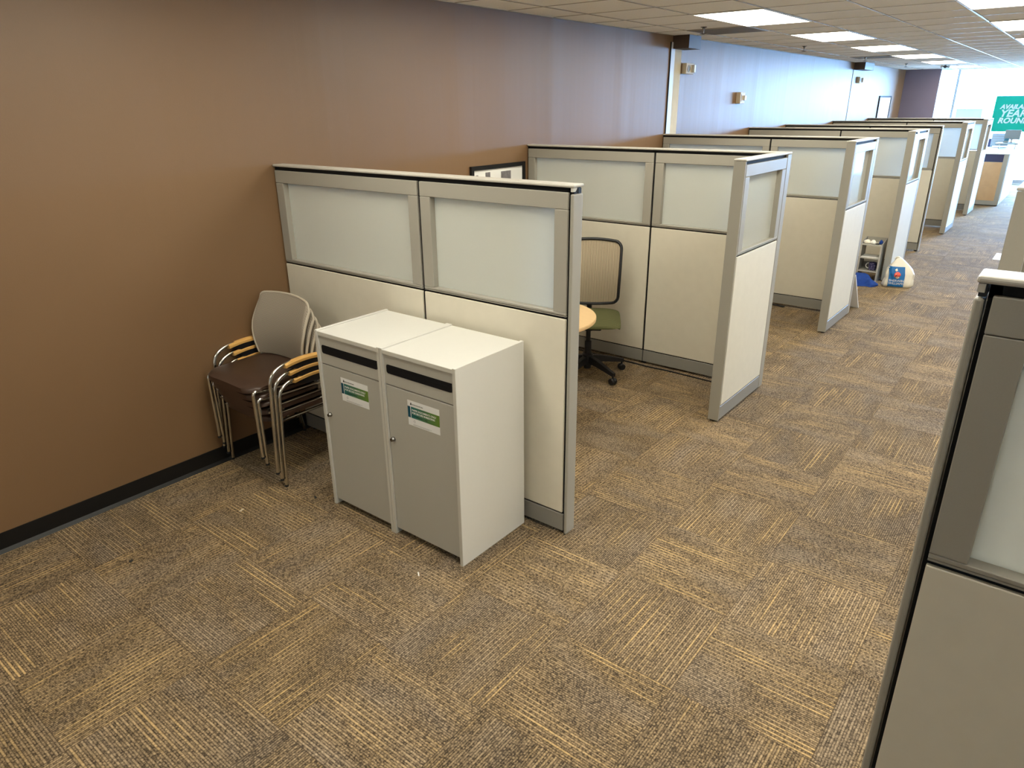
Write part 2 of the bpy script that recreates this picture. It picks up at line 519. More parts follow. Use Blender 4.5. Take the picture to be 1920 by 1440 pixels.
# ------------------------------------------------------------------ the setting
HC = 2.725
RX, RY0, RY1 = 10.0, -5.0, 20.6
CE = 18.3          # the ceiling tiles end here, the shop front is higher
struct(MB().box(-.2, RX+.2, RY0-.2, RY1+.1, -.1, 0).build('floor', M['carpet']))
struct(MB().box(-.2, 0, RY0, RY1+.1, 0, 3.9).build('wall_left', M['wall']))
struct(MB().box(RX, RX+.2, RY0, RY1+.1, 0, 3.9).build('wall_right', M['wall_other']))
struct(MB().box(-.2, RX+.2, RY0-.2, RY0, 0, 3.9).build('wall_back', M['wall_other']))
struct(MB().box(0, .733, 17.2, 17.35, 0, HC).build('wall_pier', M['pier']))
struct(MB().box(0, RX, RY0, CE, HC, HC+.05).build('ceiling', M['ceiling']))
mb = MB(); mb.box(0, RX, CE-.02, CE, HC+.05, 3.9); mb.box(0, RX, CE-.02, RY1+.1, 3.8, 3.9)
struct(mb.build('ceiling_shopfront', M['light_trim']))
# baseboards
mb = MB(); mb.box(0, .006, RY0, 17.2, 0, .102); mb.poly([(.006, RY0, 0), (.02, RY0, 0), (.006, RY0, .018)], (0, 22.2, 0))
struct(mb.build('baseboard_left', M['baseboard']))
struct(MB().box(0.02, .733, 17.193, 17.2, 0, .102).build('baseboard_pier', M['baseboard']))
# ceiling grid tees
G = .61
mb = MB()
for k in range(-1, 17):
    x = .36 + G*k
    if 0 < x < RX: mb.box(x-.008, x+.008, RY0, CE, HC-.003, HC+.001)
k = -13
while 3.475 + G*k < CE:
    y = 3.475 + G*k
    if y > RY0: mb.box(0, RX, y-.005, y+.005, HC-.0018, HC+.001)
    k += 1
mb.box(0, .02, RY0, CE, HC-.003, HC+.001)
struct(mb.build('trim_ceiling_grid', M['tee']))
# beam stubs sticking out of the wall under the ceiling and the strips below them
struct(MB().box(0, .19, 5.135, 5.43, 2.595, HC).build('trim_1', M['darkceil']))
struct(MB().box(0, .19, 12.62, 13.3, 2.60, HC).build('trim_2', M['darkceil']))
mb = MB().box(0, .004, 5.19, 5.36, 0, 2.60)
struct(mb.build('trim_3', M['strip']))
struct(MB().box(0, .010, 5.095, 5.185, 0, 2.66).build('trim_4', M['strip2']))
struct(MB().box(0, .010, 5.082, 5.093, 0, 2.66).build('trim_5', M['gap']))
struct(MB().box(0, .008, 12.60, 12.63, 0, 2.60).build('trim_6', M['rail']))
# shop front
mb = MB()
for x in (0.03, .635, 2.9, 5.2, 6.97): mb.box(x-.03, x+.03, 20.55, 20.65, 0, 3.8)
for z in (.06, 3.77): mb.box(0, 7.0, 20.55, 20.65, z-.05, z+.05)
struct(mb.build('window_frame', M['strip2']))
struct(MB().box(0, 7.0, 20.597, 20.603, .1, 3.75).build('window_1', M['clear']))
struct(MB().box(7.0, RX+.2, 20.5, 20.8, 0, 3.9).build('wall_front', M['wall_other']))  # unseen wall, added to narrow the window and cut daylight on the returns
struct(MB().box(-30, 50, 20.7, 120, -.12, -.05).build('ground_outside', M['asphalt']))

# ------------------------------------------------------------------ ceiling fixtures
def ceiling_light(loc, label, group):
    t = thing('ceiling_light', label, 'ceiling light', loc, 0, group)
    w, l = .604, 1.214
    MB().box(-w/2+.012, w/2-.012, -l/2+.012, l/2-.012, -.006, -.003).build('diffuser', M['lamp'], t)
    f = MB()
    f.box(-w/2, w/2, -l/2, -l/2+.014, -.008, 0); f.box(-w/2, w/2, l/2-.014, l/2, -.008, 0)
    f.box(-w/2, -w/2+.014, -l/2, l/2, -.008, 0); f.box(w/2-.014, w/2, -l/2, l/2, -.008, 0)
    f.build('frame', M['light_trim'], t)
    return t
ords = ['nearest', 'second', 'third', 'fourth', 'fifth', 'farthest']
y0 = 3.475 + .61
first_light = None
gl = 'ceiling lights in the row above the cubicles'
for k in range(6):
    y = y0 + 2.44*k
    lab = '%s rectangular ceiling light in the row above the cubicles%s' % (ords[k].capitalize(), '' if k else ', biggest in view')
    if first_light is None:
        first_light = ceiling_light((1.275, y, HC), lab, gl)
    else:
        dup(first_light, (1.275, y, HC), lab, gl)
g2 = 'ceiling lights in the row above the aisle'
for k, lab in enumerate(['Bright ceiling light cut off by the top right corner of the photo',
                         'Second ceiling light down the row at the right edge above the aisle',
                         'Third ceiling light down the row at the right edge above the aisle',
                         'Fourth ceiling light down the row at the right edge above the aisle']):
    dup(first_light, (3.105, y0 + 2.44*k, HC), lab, g2)
g3 = 'ceiling lights beyond the edges of the photo'  # unseen; rows carried on, the rearmost and one right-front added for frontal light
for (x, k) in [(1.275, -1), (1.275, -2), (1.275, -3), (3.105, -1), (3.105, -2), (6.765, -1), (3.105, 4), (3.105, 5), (4.935, -1), (4.935, -2), (4.935, 0), (4.935, 1), (4.935, 3),
               (6.765, 0), (6.765, -2), (6.765, 2), (8.595, -1), (8.595, 1)]:
    dup(first_light, (x, y0 + 2.44*k, HC), 'Rectangular ceiling light lying outside the edges of the photo', g3)

def vent(loc, label):
    t = thing('ceiling_vent', label, 'air vent', loc)
    MB().box(-.29, .29, -.29, .29, -.006, -.002).build('perforated_face', M['vent'], t)
    f = MB()
    for s in (-1, 1):
        f.box(s*.29, s*.303, -.303, .303, -.008, 0); f.box(-.303, .303, s*.29, s*.303, -.008, 0)
    f.build('frame', M['tee'], t)
    return t
v0 = vent((.665, 3.475+2.5*G, HC), 'Grey perforated ceiling vent beside the nearest ceiling light')
dup(v0, (.665, 3.475+12.5*G, HC), 'Pale grey ceiling vent farther along, beside the fourth ceiling light')

def sprinkler(loc, label):
    t = thing('sprinkler_head', label, 'sprinkler', loc)
    MB().lathe([(.03, -.001), (.03, -.006), (.014, -.012), (.012, -.02), (.006, -.03), (.006, -.055)], seg=12).build('pipe', M['lockmetal'], t, True)
    MB().lathe([(.034, -.058), (.036, -.060), (.01, -.066)], seg=12).build('deflector', M['black'], t, True)
    return t
s0 = sprinkler((.63, 4.5, HC), 'Small sprinkler head hanging in front of the nearest ceiling vent')
dup(s0, (.58, 7.74, HC), 'Small sprinkler head on the ceiling beside the second ceiling light')
dup(s0, (.56, 11.0, HC), 'Small sprinkler head on the ceiling by the far ceiling vent')
dup(s0, (.62, 13.9, HC), 'Small sprinkler head on the ceiling near the far brown wall pier')
t = thing('emergency_light', 'Dark twin-headed emergency light hanging from the ceiling near the far end', 'emergency light', (1.08, 15.3, HC))
MB().lathe([(.02, 0), (.02, -.012), (.055, -.02), (.015, -.055)], seg=16).build('base', M['black'], t, True)
for s in (-1, 1):
    MB().lathe([(.012, 0), (.026, .01), (.026, .045), (.022, .05)], (s*.06, -.02, -.03), 14, 'y').build('lamp_head', M['steel'], t, True)

# ------------------------------------------------------------------ wall devices
def alarm(loc, label):
    t = thing('fire_alarm', label, 'fire alarm', loc)
    MB().box(0, .055, -.10, .10, -.055, .055, .004).build('housing', M['device'], t)
    MB().lathe([(.035, .055), (.035, .060), (.026, .060), (.026, .056)], (0, -.035, 0), 20, 'x').build('speaker_grille', M['rail'], t, True)
    MB().box(.055, .085, .045, .085, -.04, .04, .006, 2).build('strobe_lens', M['white_lam'], t)
    return t
a0 = alarm((0, 5.50, 2.408), 'Beige fire alarm with round grille high on the wall beside the pale strip')
dup(a0, (0, 13.05, 2.43), 'Beige fire alarm high on the far part of the wall below the second beam stub')
t = thing('wall_sensor', 'Small beige box device with a lens on the blue-lit wall above the third partition', 'wall sensor', (0, 7.12, 2.105))
MB().box(0, .06, -.055, .10, -.07, .07, .004).build('housing', M['device'], t)
MB().box(.06, .085, .045, .085, -.03, .03, .005).build('lens', M['white_lam'], t)
MB().box(.0602, .062, -.03, -.022, -.045, .045).build('slots', M['ink'], t)

def wall_picture(loc, w, h, label, kind):
    t = thing('framed_picture', label, 'picture', loc)
    f = MB(); b = .032
    f.box(0, .022, -w/2, w/2, h-b, h); f.box(0, .022, -w/2, w/2, 0, b)
    f.box(0, .022, -w/2, -w/2+b, b, h-b); f.box(0, .022, w/2-b, w/2, b, h-b)
    f.build('frame', M['picframe'], t)
    MB().box(.002, .010, -w/2+b, w/2-b, b, h-b).build('mount', M['paper'], t)
    if kind:
        for (ya, yb, za, zb) in [(-.17, -.11, .055, .16), (.03, .16, .06, .15), (-.29, -.26, .07, .12)]:
            MB().box(.010, .011, ya, yb, h-zb, h-za).build('print', M['printgrey'], t)
    return t
wall_picture((0.001, 2.115, 1.06), .70, .535, 'Black framed display of small pictures on the wall behind the front partition', True)
wall_picture((0.001, 15.53, 1.30), 1.10, .86, 'Tall-sided black framed picture on the bright far end of the wall', False)

# ------------------------------------------------------------------ cubicle partitions
TH, HP, H1 = .075, 1.730, 1.152
def bay(parent, u0, u1, T):
    """one glazed bay between u0 and u1; T maps (u, v, z) to the partition's own space"""
    def mk(): return MB()
    def put(m, name, mat, par=parent, **k): return m.map(lambda c: Vector(T(c))).build(name, mat, par, **k)
    g = .0085
    m = mk()
    m.box(u0, u1, .013, TH-.013, .022, H1-.012)
    m.box(u0, u0+.02, .013, TH-.013, H1-.012, 1.712); m.box(u1-.02, u1, .013, TH-.013, H1-.012, 1.712)
    m.box(u0, u1, .013, TH-.013, 1.690, 1.716)
    put(m, 'inner_frame', M['gap'])
    for (v0, v1, nm) in ((0.0, .0125, 1), (TH-.0125, TH, 1)):
        put(mk().box(u0+g, u1-g, v0, v1, .126, H1-.014, .0025, 2), 'lower_panel', M['tile'])
        put(mk().box(u0+g*.4, u1-g*.4, v0+.001, v1-.001, .020, .117, .002), 'base_rail', M['rail'])
    m = mk()
    m.box(u0+g, u1-g, 0, TH, 1.625, 1.696, .0025, 2)
    m.box(u0+g, u0+.078, 0, TH, H1+.016, 1.6235, .002); m.box(u1-.078, u1-g, 0, TH, H1+.016, 1.6235, .002)
    m.box(u0+g, u1-g, 0, TH, H1+.004, H1+.0155, .002)
    m.box(u0+g, u1-g, .003, TH-.003, H1-.004, H1+.002, .001)
    fr = put(m, 'window_frame_rail', M['frame'])
    put(mk().box(u0+.074, u1-.074, .035, .041, H1+.012, 1.63), 'frosted_pane', M['glass'], fr)

def partition(name, label, loc, ub, ret, sgn=1, group=None, wall_gap=.004):
    """ub: bay boundaries along the line; ret: length of a return towards -y at the free end (0 = none)"""
    root = thing(name, label, 'cubicle partition', loc, 0, group)
    W = ub[-1]
    T = lambda c: (sgn*c[0], c[1], c[2])
    end = W if ret else W-.012
    for a, b in zip(ub[:-1], ub[1:]):
        bay(root, a + (wall_gap if a == ub[0] else 0), b if b != W else end, T)
    # caps
    m = MB().box(ub[0]+.002, (W+TH+.002) if ret else W+.010, -.003, TH+.003, 1.7165, HP, .005, 2)
    m.map(lambda c: Vector(T(c))).build('top_cap', M['cap'], root)
    if ret:
        Tr = lambda c: (sgn*(W+TH-c[1]), c[0], c[2])        # u runs along y, v from the aisle face inwards
        y0_, y1_ = -ret+.012, 0.0
        bay(root, y0_, y1_, Tr)
        MB().box(sgn*(W-.003), sgn*(W+TH+.003), -ret, -.003, 1.7165, HP, .005, 2).build('top_cap', M['cap'], root)
        MB().box(sgn*(W), sgn*(W+TH), -ret, -ret+.0115, .014, 1.7155, .002).build('end_post', M['frame'], root)
        MB().box(sgn*W, sgn*(W+TH), .002, TH, .016, 1.7155, .003).build('corner_post', M['frame'], root)
        feet = [(W+TH*.55, -ret+.045), (W+TH/2, -.03), (W*.98, TH/2)]
    else:
        m = MB().box(W-.009, W+.008, 0, TH, .006, 1.690, .006, 3)
        m.map(lambda c: Vector(T(c))).build('end_post', M['frame'], root)
        m = MB().box(W-.009, W+.004, .012, TH-.014, 1.6905, 1.716)
        m.box(W-.009, W+.006, .040, TH-.012, 1.6905, 1.712)
        m.map(lambda c: Vector(T(c))).build('corner_clip', M['black'], root)
        m = MB().poly([(W-.006, 0, 1.716), (W-.006, 0, 1.700), (W-.006, .016, 1.700), (W-.006, .026, 1.708), (W-.006, .030, 1.716)], (.012, 0, 0))
        m.map(lambda c: Vector(T(c))).build('cap_bracket', M['cap'], root)
        feet = [(W-.03, TH/2)]
    feet += [(ub[1], TH/2), (ub[0]+.06, TH/2)]
    for (u, v) in feet:
        MB().lathe([(.022, 0), (.022, .012), (.010, .014), (.010, .024)], (sgn*u, v, 0), 12).build('foot_glide', M['black'], root, True)
    return root

UB = [0.0, 1.2174, 2.1372]
gp = 'cubicle partitions along the brown wall'
P_LOW = partition('cubicle_partition', 'Front cubicle partition standing right behind the two white shredding consoles', (0, 0, 0), UB, 0, group=gp)
P_RET = partition('cubicle_partition', 'L-shaped cubicle partition behind the mesh-back office chair', (0, 2.5177, 0), UB, .762, group=gp)
dup(P_RET, (0, 5.0377, 0), 'L-shaped cubicle partition with a black cable at its foot, just before the small grey organiser', gp)
dup(P_RET, (0, 7.6312, 0), 'L-shaped cubicle partition behind the grey organiser and the white carrier bag', gp)
dup(P_LOW, (0, 9.1525, 0), 'Straight cubicle partition with no return, next one beyond the white carrier bag', gp)
dup(P_RET, (0, 11.7384, 0), 'Second farthest L-shaped cubicle partition, two before the reception counter', gp)
dup(P_RET, (0, 14.2988, 0), 'Farthest L-shaped cubicle partition, just before the reception counter', gp)
# right of the aisle: the free end points to the aisle, so these run from their far end back to it
def right_partition(label, xe, y, ret):
    r = partition('cubicle_partition', label, (xe + UB[-1] + (TH if ret else .008), y, 0), UB, ret, -1, 'cubicle partitions right of the aisle')
    return r
fg = right_partition('Large foreground cubicle partition cut off by the right edge of the photo', 3.707, -1.0457, 0)
for o in list(fg.children) + [g for c in fg.children for g in c.children]:      # this one stands a little taller
    for v in o.data.vertices:
        if v.co.z > 1.2: v.co.z += .0194
right_partition('Cubicle partition right of the aisle, showing only its plain end behind the foreground one', 3.625, 1.612, .762)

# ------------------------------------------------------------------ shredding consoles
def console(loc, label):
    t = thing('shredding_console', label, 'shredding console', loc)     # origin: front left bottom corner, depth to +y
    w, d, h = .4786, .4806, 1.005
    st = .018
    for x in (0.0006, w-st-.0006):
        MB().box(x, x+st, 0, d, 0, h, .0012).build('side_panel', M['white_lam'], t)
        # edge band on the front
    for x in (0.0006, w-st-.0006):
        MB().box(x+.0004, x+st-.0004, -.0012, -.0001, .001, h-.001).build('edge_band', M['edge_lam'], t)
    MB().box(st+.001, w-st-.001, .004, d-.002, h-.026, h-.006, .0012).build('top_panel', M['white_lam'], t)
    MB().box(st+.001, w-st-.001, .0015, .0039, h-.0255, h-.0065).build('edge_band', M['edge_lam'], t)
    MB().box(st+.001, w-st-.001, d-.02, d-.004, .04, h-.027).build('back_panel', M['white_lam'], t)
    f = MB()
    x0, x1 = st+.001, w-st-.001
    s0, s1, za, zb = .034, w-.030, .886, .930
    f.box(x0, x1, .008, .022, zb, h-.027); f.box(x0, x1, .008, .022, .831, za)
    f.box(x0, s0, .008, .022, za, zb); f.box(s1, x1, .008, .022, za, zb)
    fa = f.build('front_fascia', M['door_lam'], t)
    # black slot surround with rounded ends
    r = .012
    pts = []
    for cx, cz, a0 in ((s1-r, zb-r, 0), (s0+r, zb-r, 90), (s0+r, za+r, 180), (s1-r, za+r, 270)):
        for k in range(6):
            a = radians(a0 + 90*k/5); pts.append((cx+r*cos(a), .0062, cz+r*sin(a)))
    MB().poly(pts, (0, .02, 0)).build('paper_slot', M['gap'], t)
    MB().box(s0+.02, s1-.02, .0055, .0063, za+.018, za+.026).build('slot_opening', M['gap'], t)
    door = MB().box(x0+.002, x1-.002, .008, .024, .036, .8245, .001).build('door', M['door_lam'], t)
    lk = MB().lathe([(.0115, .008), (.0115, -.001), (.009, -.004), (.0085, -.010), (.002, -.011)], (.046, 0, .547), 18, 'y').build('lock', M['lockmetal'], door, True)
    # label on the door
    lx, lz, lw, lh = .160, .6575, .203, .126
    lab = thing('label_root', '', '', (0, 0, 0)); COL.objects.unlink(lab); bpy.data.objects.remove(lab)
    Y = .0078
    lo = MB().box(-lw/2, lw/2, -.0004, 0, -lh/2, lh/2).build('printed_label', M['paper'], t, loc=(lx+lw/2, Y, lz+lh/2))
    def lr(fx0, fx1, fz0, fz1, name, mat, dy=.0003):
        return MB().box(-lw/2+fx0*lw, -lw/2+fx1*lw, -.0004-dy, -.0004, -lh/2+fz0*lh, -lh/2+fz1*lh).build(name, mat, lo)
    lr(0, .085, .31, .76, 'teal_block', M['teal'])
    lr(.085, .105, .31, .76, 'divider', M['whiteink'])
    lr(.105, 1.0, .31, .76, 'colour_band', M['band'])
    def tx(body, size, fx, fz, mat, name, bold=.0):
        return text_obj(name, body, size, mat, lo, (-lw/2+fx*lw, -.0009, -lh/2+fz*lh), (1, 0, 0), (0, 0, 1), bold, 0, 'LEFT', .0002, 1.0)
    tx('PAPER DOCUMENTS ONLY', .0128, .135, .605, M['whiteink'], 'label_heading', .00025)
    tx('FOR SECURE SHREDDING', .0128, .135, .490, M['whiteink'], 'label_heading', .00025)
    lr(.135, .62, .385, .405, 'label_small_print', M['whiteink'])
    tx('IRON MOUNTAIN', .0085, .155, .835, M['ink'], 'label_logo_text')
    MB().poly([(-lw/2+.085*lw, -.0005, -lh/2+.83*lh), (-lw/2+.145*lw, -.0005, -lh/2+.83*lh), (-lw/2+.112*lw, -.0005, -lh/2+.94*lh)], (0, -.0004, 0)).build('label_logo', M['ink'], lo)
    ring = MB(); n = 24; R1, R2 = .0062, .0046; cx, cz = -lw/2+.20*lw, -lh/2+.185*lh
    for k in range(n):
        if k % 8 in (7,): continue
        a, b = 2*pi*k/n, 2*pi*(k+1)/n
        ring.poly([(cx+R1*cos(a), -.0005, cz+R1*sin(a)), (cx+R1*cos(b), -.0005, cz+R1*sin(b)), (cx+R2*cos(b), -.0005, cz+R2*sin(b)), (cx+R2*cos(a), -.0005, cz+R2*sin(a))], (0, -.0003, 0))
    ring.build('recycling_mark', M['greyink'], lo)
    lr(.15, .74, .062, .070, 'label_small_print', M['greyink']); lr(.15, .66, .035, .043, 'label_small_print', M['greyink'])
    return t
CX, CY = .9459, -.5112
console((CX, CY, 0), 'Left white shredding console, next to the stacked chairs')
console((CX + .4788, CY, 0), 'Right white shredding console, with its whole side facing the aisle')

# ------------------------------------------------------------------ stacked chairs in the corner
def chair_common(t, hw, arms):
    """front at y=-.59, origin at the middle of the floor under the chair's centre line (y of the wall panel)"""
    # seat pad: rounded slab with a waterfall front
    def seat(u, v, k):
        x = (u-.5)*2; y = v
        wx = .252*(1 - .04*(1-y)**4)
        q = 1 - .09*max(0, (abs(2*y-1)-.7)/.3)**3
        X = wx*x*q
        Y = -.597 + .42*y + (.030*(1-y) - .015*y)*x**6
        z = .436 + .008*cos(x*pi/2) - .020*max(0, (.22-y)/.22)**2 - .012*abs(x)**8 + .004*y
        if k: z = min(z-.008, .402 + .002*y - .012*max(0, (.2-y)/.2)**2 + .006*abs(x)**6)
        return (X, Y, z)
    MB().grid(seat, 24, 24).build('seat', M['leather'], t, True, angle=60)
    MB().box(-.205, .205, -.545, -.20, .386, .404, .008, 2).build('seat_shell', M['black'], t)
    # backrest
    def back(u, v, k):
        x = (u-.5)*2; s = v
        w = .234 + .016*max(0, 1-abs(s-.62)/.62) - .012*max(0, 1-s*2.2)
        # rounded upper corners
        R = .042
        zt = .822
        z0 = .452
        d = max(0.0, abs(x)*w - (w-R))
        top = zt - (R - math.sqrt(max(0.0, R*R - d*d))) - .014*x*x
        z = z0 + (top-z0)*s
        yb = -.185 + .066*(s**1.2) - .034*sin(pi*s)
        y = yb - .040*(x*x)
        return (w*x, y + (.010 if k else 0), z)
    bk = MB().grid(back, 36, 20).build('backrest', M['knit'], t, True, angle=60)
    rim = []
    for i in range(0, 21): rim.append(Vector(back(0, i/20, 0)))
    for i in range(1, 41): rim.append(Vector(back(i/40, 1, 0)))
    for i in range(19, -1, -1): rim.append(Vector(back(1, i/20, 0)))
    MB().tube([p + Vector((0, .005, 0)) for p in rim], .0082, 8).build('edging', M['piping'], bk, True)
    # side frames
    r = .0105
    for s in (-1, 1):
        if arms:
            path = arc_path([(s*.28, -.564, .0), (s*.28, -.530, .585), (s*.28, -.43, .628), (s*.28, -.16, .618), (s*.27, -.10, .42), (s*.27, -.035, .012)],
                            [.10, .05, .05, .08], 8)
            f = MB().tube(path, r, 12)
            f.tube([(s*.272, -.553, .375), (s*.235, -.545, .384), (s*.235, -.12, .384), (s*.268, -.10, .40)], .008, 10)
            f.build('leg', M['chrome'], t, True, angle=80)
            # wooden arm pad
            def arm(u, v, k, s=s):
                a = u; y = -.432 + .26*a
                z = .596 + .034*sin(pi*(.22+.56*a))
                x = s*.28 + (v-.5)*.044
                zt = z + .012 - .010*abs(2*v-1)**2
                return (x, y, zt if not k else z - .016 + .004*abs(2*v-1))
            ar = MB().grid(arm, 14, 6).build('armrest', M['wood'], t, True, angle=50)
            def under(u, v, k, s=s):
                y = -.415 + .235*u
                z = .596 + .034*sin(pi*(.22+.56*(y+.432)/.26)) - .0165
                return (s*.28 + (v-.5)*.034, y, z if not k else z - .030*min(1, u*3.5) - .004)
            MB().grid(under, 10, 1).build('arm_support', M['black'], ar)
        else:
            path = arc_path([(s*.225, -.564, .0), (s*.229, -.567, .408), (s*.232, -.50, .390), (s*.236, -.13, .382), (s*.238, -.09, .37), (s*.24, -.03, .012)],
                            [.045, .06, .03, .06], 8)
            MB().tube(path, r, 12).build('leg', M['chrome'], t, True, angle=80)
        bx = .232
        MB().tube(arc_path([(s*bx*.9, -.30, .398), (s*bx*.9, -.17, .400), (s*bx*.92, -.150, .52)], .04), .009, 10).build('back_support', M['chrome'], t, True)
        MB().lathe([(.0108, 0), (.0112, .003), (.0108, .012)], (s*(.28 if arms else .225), -.564, -.002), 12).build('foot_cap', M['rubber'], t, True)
        MB().lathe([(.0108, 0), (.0112, .003), (.0108, .012)], (s*(.27 if arms else .24), -.0345, -.002), 12).build('foot_cap', M['rubber'], t, True)
    MB().tube([(-.23, -.46, .392), (.23, -.46, .392)], .008, 10).build('crossbar', M['chrome'], t, True)
    MB().tube([(-.23, -.17, .392), (.23, -.17, .392)], .008, 10).build('crossbar', M['chrome'], t, True)
    return t
CXS = .297
gc = 'chairs stacked in the corner'
step = lambda k: (CXS, -.022*k, .002 + .050*k)
a_chair = chair_common(thing('armchair', 'Wooden-armed chair at the bottom of the stack, its chrome legs on the carpet', 'chair', step(0), 0, gc), .28, True)
dup(a_chair, step(1), 'Wooden-armed chair second from the bottom of the corner stack', gc)
dup(a_chair, step(2), 'Uppermost chair with wooden arms, in the middle of the corner stack', gc)
s_chair = chair_common(thing('side_chair', 'Armless chair just under the top one of the corner stack', 'chair', step(3), 0, gc), .225, False)
dup(s_chair, step(4), 'Armless chair on top of the corner stack, brown seat and woven back in full view', gc)

# ------------------------------------------------------------------ office chair
def office_chair(loc, rz, label):
    t = thing('office_chair', label, 'office chair', loc, rz)      # faces local -y
    # star base
    R = .305
    for k in range(5):
        a = radians(-17 + 72*k) - rz
        d = Vector((cos(a), sin(a), 0)); n = Vector((-sin(a), cos(a), 0))
        m = MB()
        secs = [(.02, .026, .165, .105), (.12, .022, .150, .100), (.24, .017, .118, .082), (R+.012, .014, .098, .070)]
        rings = []
        for q, w, zt, zb in secs:
            rings.append([m.bm.verts.new(d*q + n*w*.8 + Vector((0, 0, zt))), m.bm.verts.new(d*q - n*w*.8 + Vector((0, 0, zt))),
                          m.bm.verts.new(d*q - n*w + Vector((0, 0, zb))), m.bm.verts.new(d*q + n*w + Vector((0, 0, zb)))])
        for i in range(3):
            for j in range(4):
                m.bm.faces.new((rings[i][j], rings[i][(j+1) % 4], rings[i+1][(j+1) % 4], rings[i+1][j]))
        m.bm.faces.new(rings[0][::-1]); m.bm.faces.new(rings[-1])
        m.build('base_arm', M['black'], t, True, angle=50)
        c = MB()
        ct = d*R
        for s in (-1, 1):
            w0 = ct + n*(s*.014)
            # wheel disc: lathe about axis n
            ring_a = []
            prof = [(.005, -.011), (.024, -.011), (.0275, -.006), (.0275, .006), (.024, .011), (.005, .011)]
            rr = []
            for (rad, h) in prof:
                rr.append([c.bm.verts.new(w0 + n*h + d*(rad*cos(2*pi*q/18)) + Vector((0, 0, .0275 + rad*sin(2*pi*q/18)))) for q in range(18)])
            for i in range(len(rr)-1):
                for q in range(18):
                    c.bm.faces.new((rr[i][q], rr[i][(q+1) % 18], rr[i+1][(q+1) % 18], rr[i+1][q]))
            c.bm.faces.new(rr[0][::-1]); c.bm.faces.new(rr[-1])
        c.tube([ct + Vector((0, 0, .03)), ct + Vector((0, 0, .075))], .008, 8)
        c.build('caster', M['black'], t, True, angle=50)
    MB().lathe([(.045, .085), (.045, .17), (.030, .18), (.030, .055), (.02, .05)][::1], seg=20).build('hub', M['black'], t, True)
    MB().lathe([(.027, .17), (.027, .28), (.018, .285), (.018, .37), (.034, .372), (.034, .41)], seg=20).build('gas_column', M['black'], t, True)
    MB().box(-.10, .10, -.10, .14, .395, .435, .01, 2).build('tilt_mechanism', M['black'], t)
    def seat(u, v, k):
        x = (u-.5)*2; y = (v-.5)*2
        w = .245*(1-.06*max(0, y)**3); l = .24
        ex, ey = abs(x)**5, abs(y)**5
        z = .500 - .018*ex - .030*max(0, -y)**4 - .012*max(0, y)**6
        if k: z = .440 + .012*ex + .012*ey
        rx = 1-.03*abs(y)**8; ry = 1-.03*abs(x)**8
        return (w*x*rx, l*y*ry, z)
    MB().grid(seat, 22, 22).build('seat', M['greenseat'], t, True, angle=70)
    # backrest frame and mesh
    def bpt(x, s):
        w = .240 - .014*(1-s)
        z = .535 + .515*s
        y = .205 + .055*s - .04*sin(pi*s) - .045*x*x
        return Vector((w*x, y, z - .018*x*x*s + .02*x*x*(1-s)*1.2))
    def mesh(u, v, k):
        p = bpt((u-.5)*1.96, .01+.98*v)
        return p + Vector((0, .006 if k else 0, 0))
    loop = []
    n = 12
    c = .10
    for i in range(n+1): loop.append(bpt(-1+2*c + (2-4*c)*i/n, 0))
    for i in range(1, 5): a = pi/2*i/4; loop.append(bpt(1-2*c+2*c*sin(a), c*(1-cos(a))))
    for i in range(n+1): loop.append(bpt(1, c + (1-2*c)*i/n))
    for i in range(1, 5): a = pi/2*i/4; loop.append(bpt(1-2*c+2*c*cos(a), 1-c+c*sin(a)))
    for i in range(n+1): loop.append(bpt(1-2*c - (2-4*c)*i/n, 1))
    for i in range(1, 5): a = pi/2*i/4; loop.append(bpt(-1+2*c-2*c*sin(a), 1-c*(1-cos(a))))
    for i in range(n+1): loop.append(bpt(-1, 1-c - (1-2*c)*i/n))
    for i in range(1, 5): a = pi/2*i/4; loop.append(bpt(-1+2*c-2*c*cos(a), c-c*sin(a)))
    loop.append(loop[0])
    fr = MB().tube(loop, .012, 8).build('back_frame', M['black'], t, True)
    MB().grid(mesh, 24, 24).build('mesh_back', M['meshback'], fr, True, angle=60)
    MB().tube(arc_path([(0, .10, .42), (0, .26, .43), (0, .245, .62)], .07), .022, 10).build('back_support', M['black'], t, True)
    return t
# facing (.53,-.85): local -y turned to it
office_chair((.98, 2.03, 0), math.atan2(.53, .85), 'Mesh-back office chair with green seat and black base, inside the first cubicle')

# ------------------------------------------------------------------ round table
t = thing('round_table', 'Round maple-topped table showing past the end of the front partition', 'table', (1.12, 1.086, 0))
MB().lathe([(.0, .712), (.42, .712), (.427, .716), (.428, .722), (.428, .736), (.425, .740), (.0, .740)][1:-1], seg=72).build('tabletop', M['maple'], t, True, angle=50)
MB().lathe([(.03, .02), (.03, .70), (.11, .705), (.11, .7115)], seg=24).build('column', M['rail'], t, True)
MB().lathe([(.26, 0), (.26, .012), (.20, .022), (.03, .034)], seg=40).build('base', M['rail'], t, True)

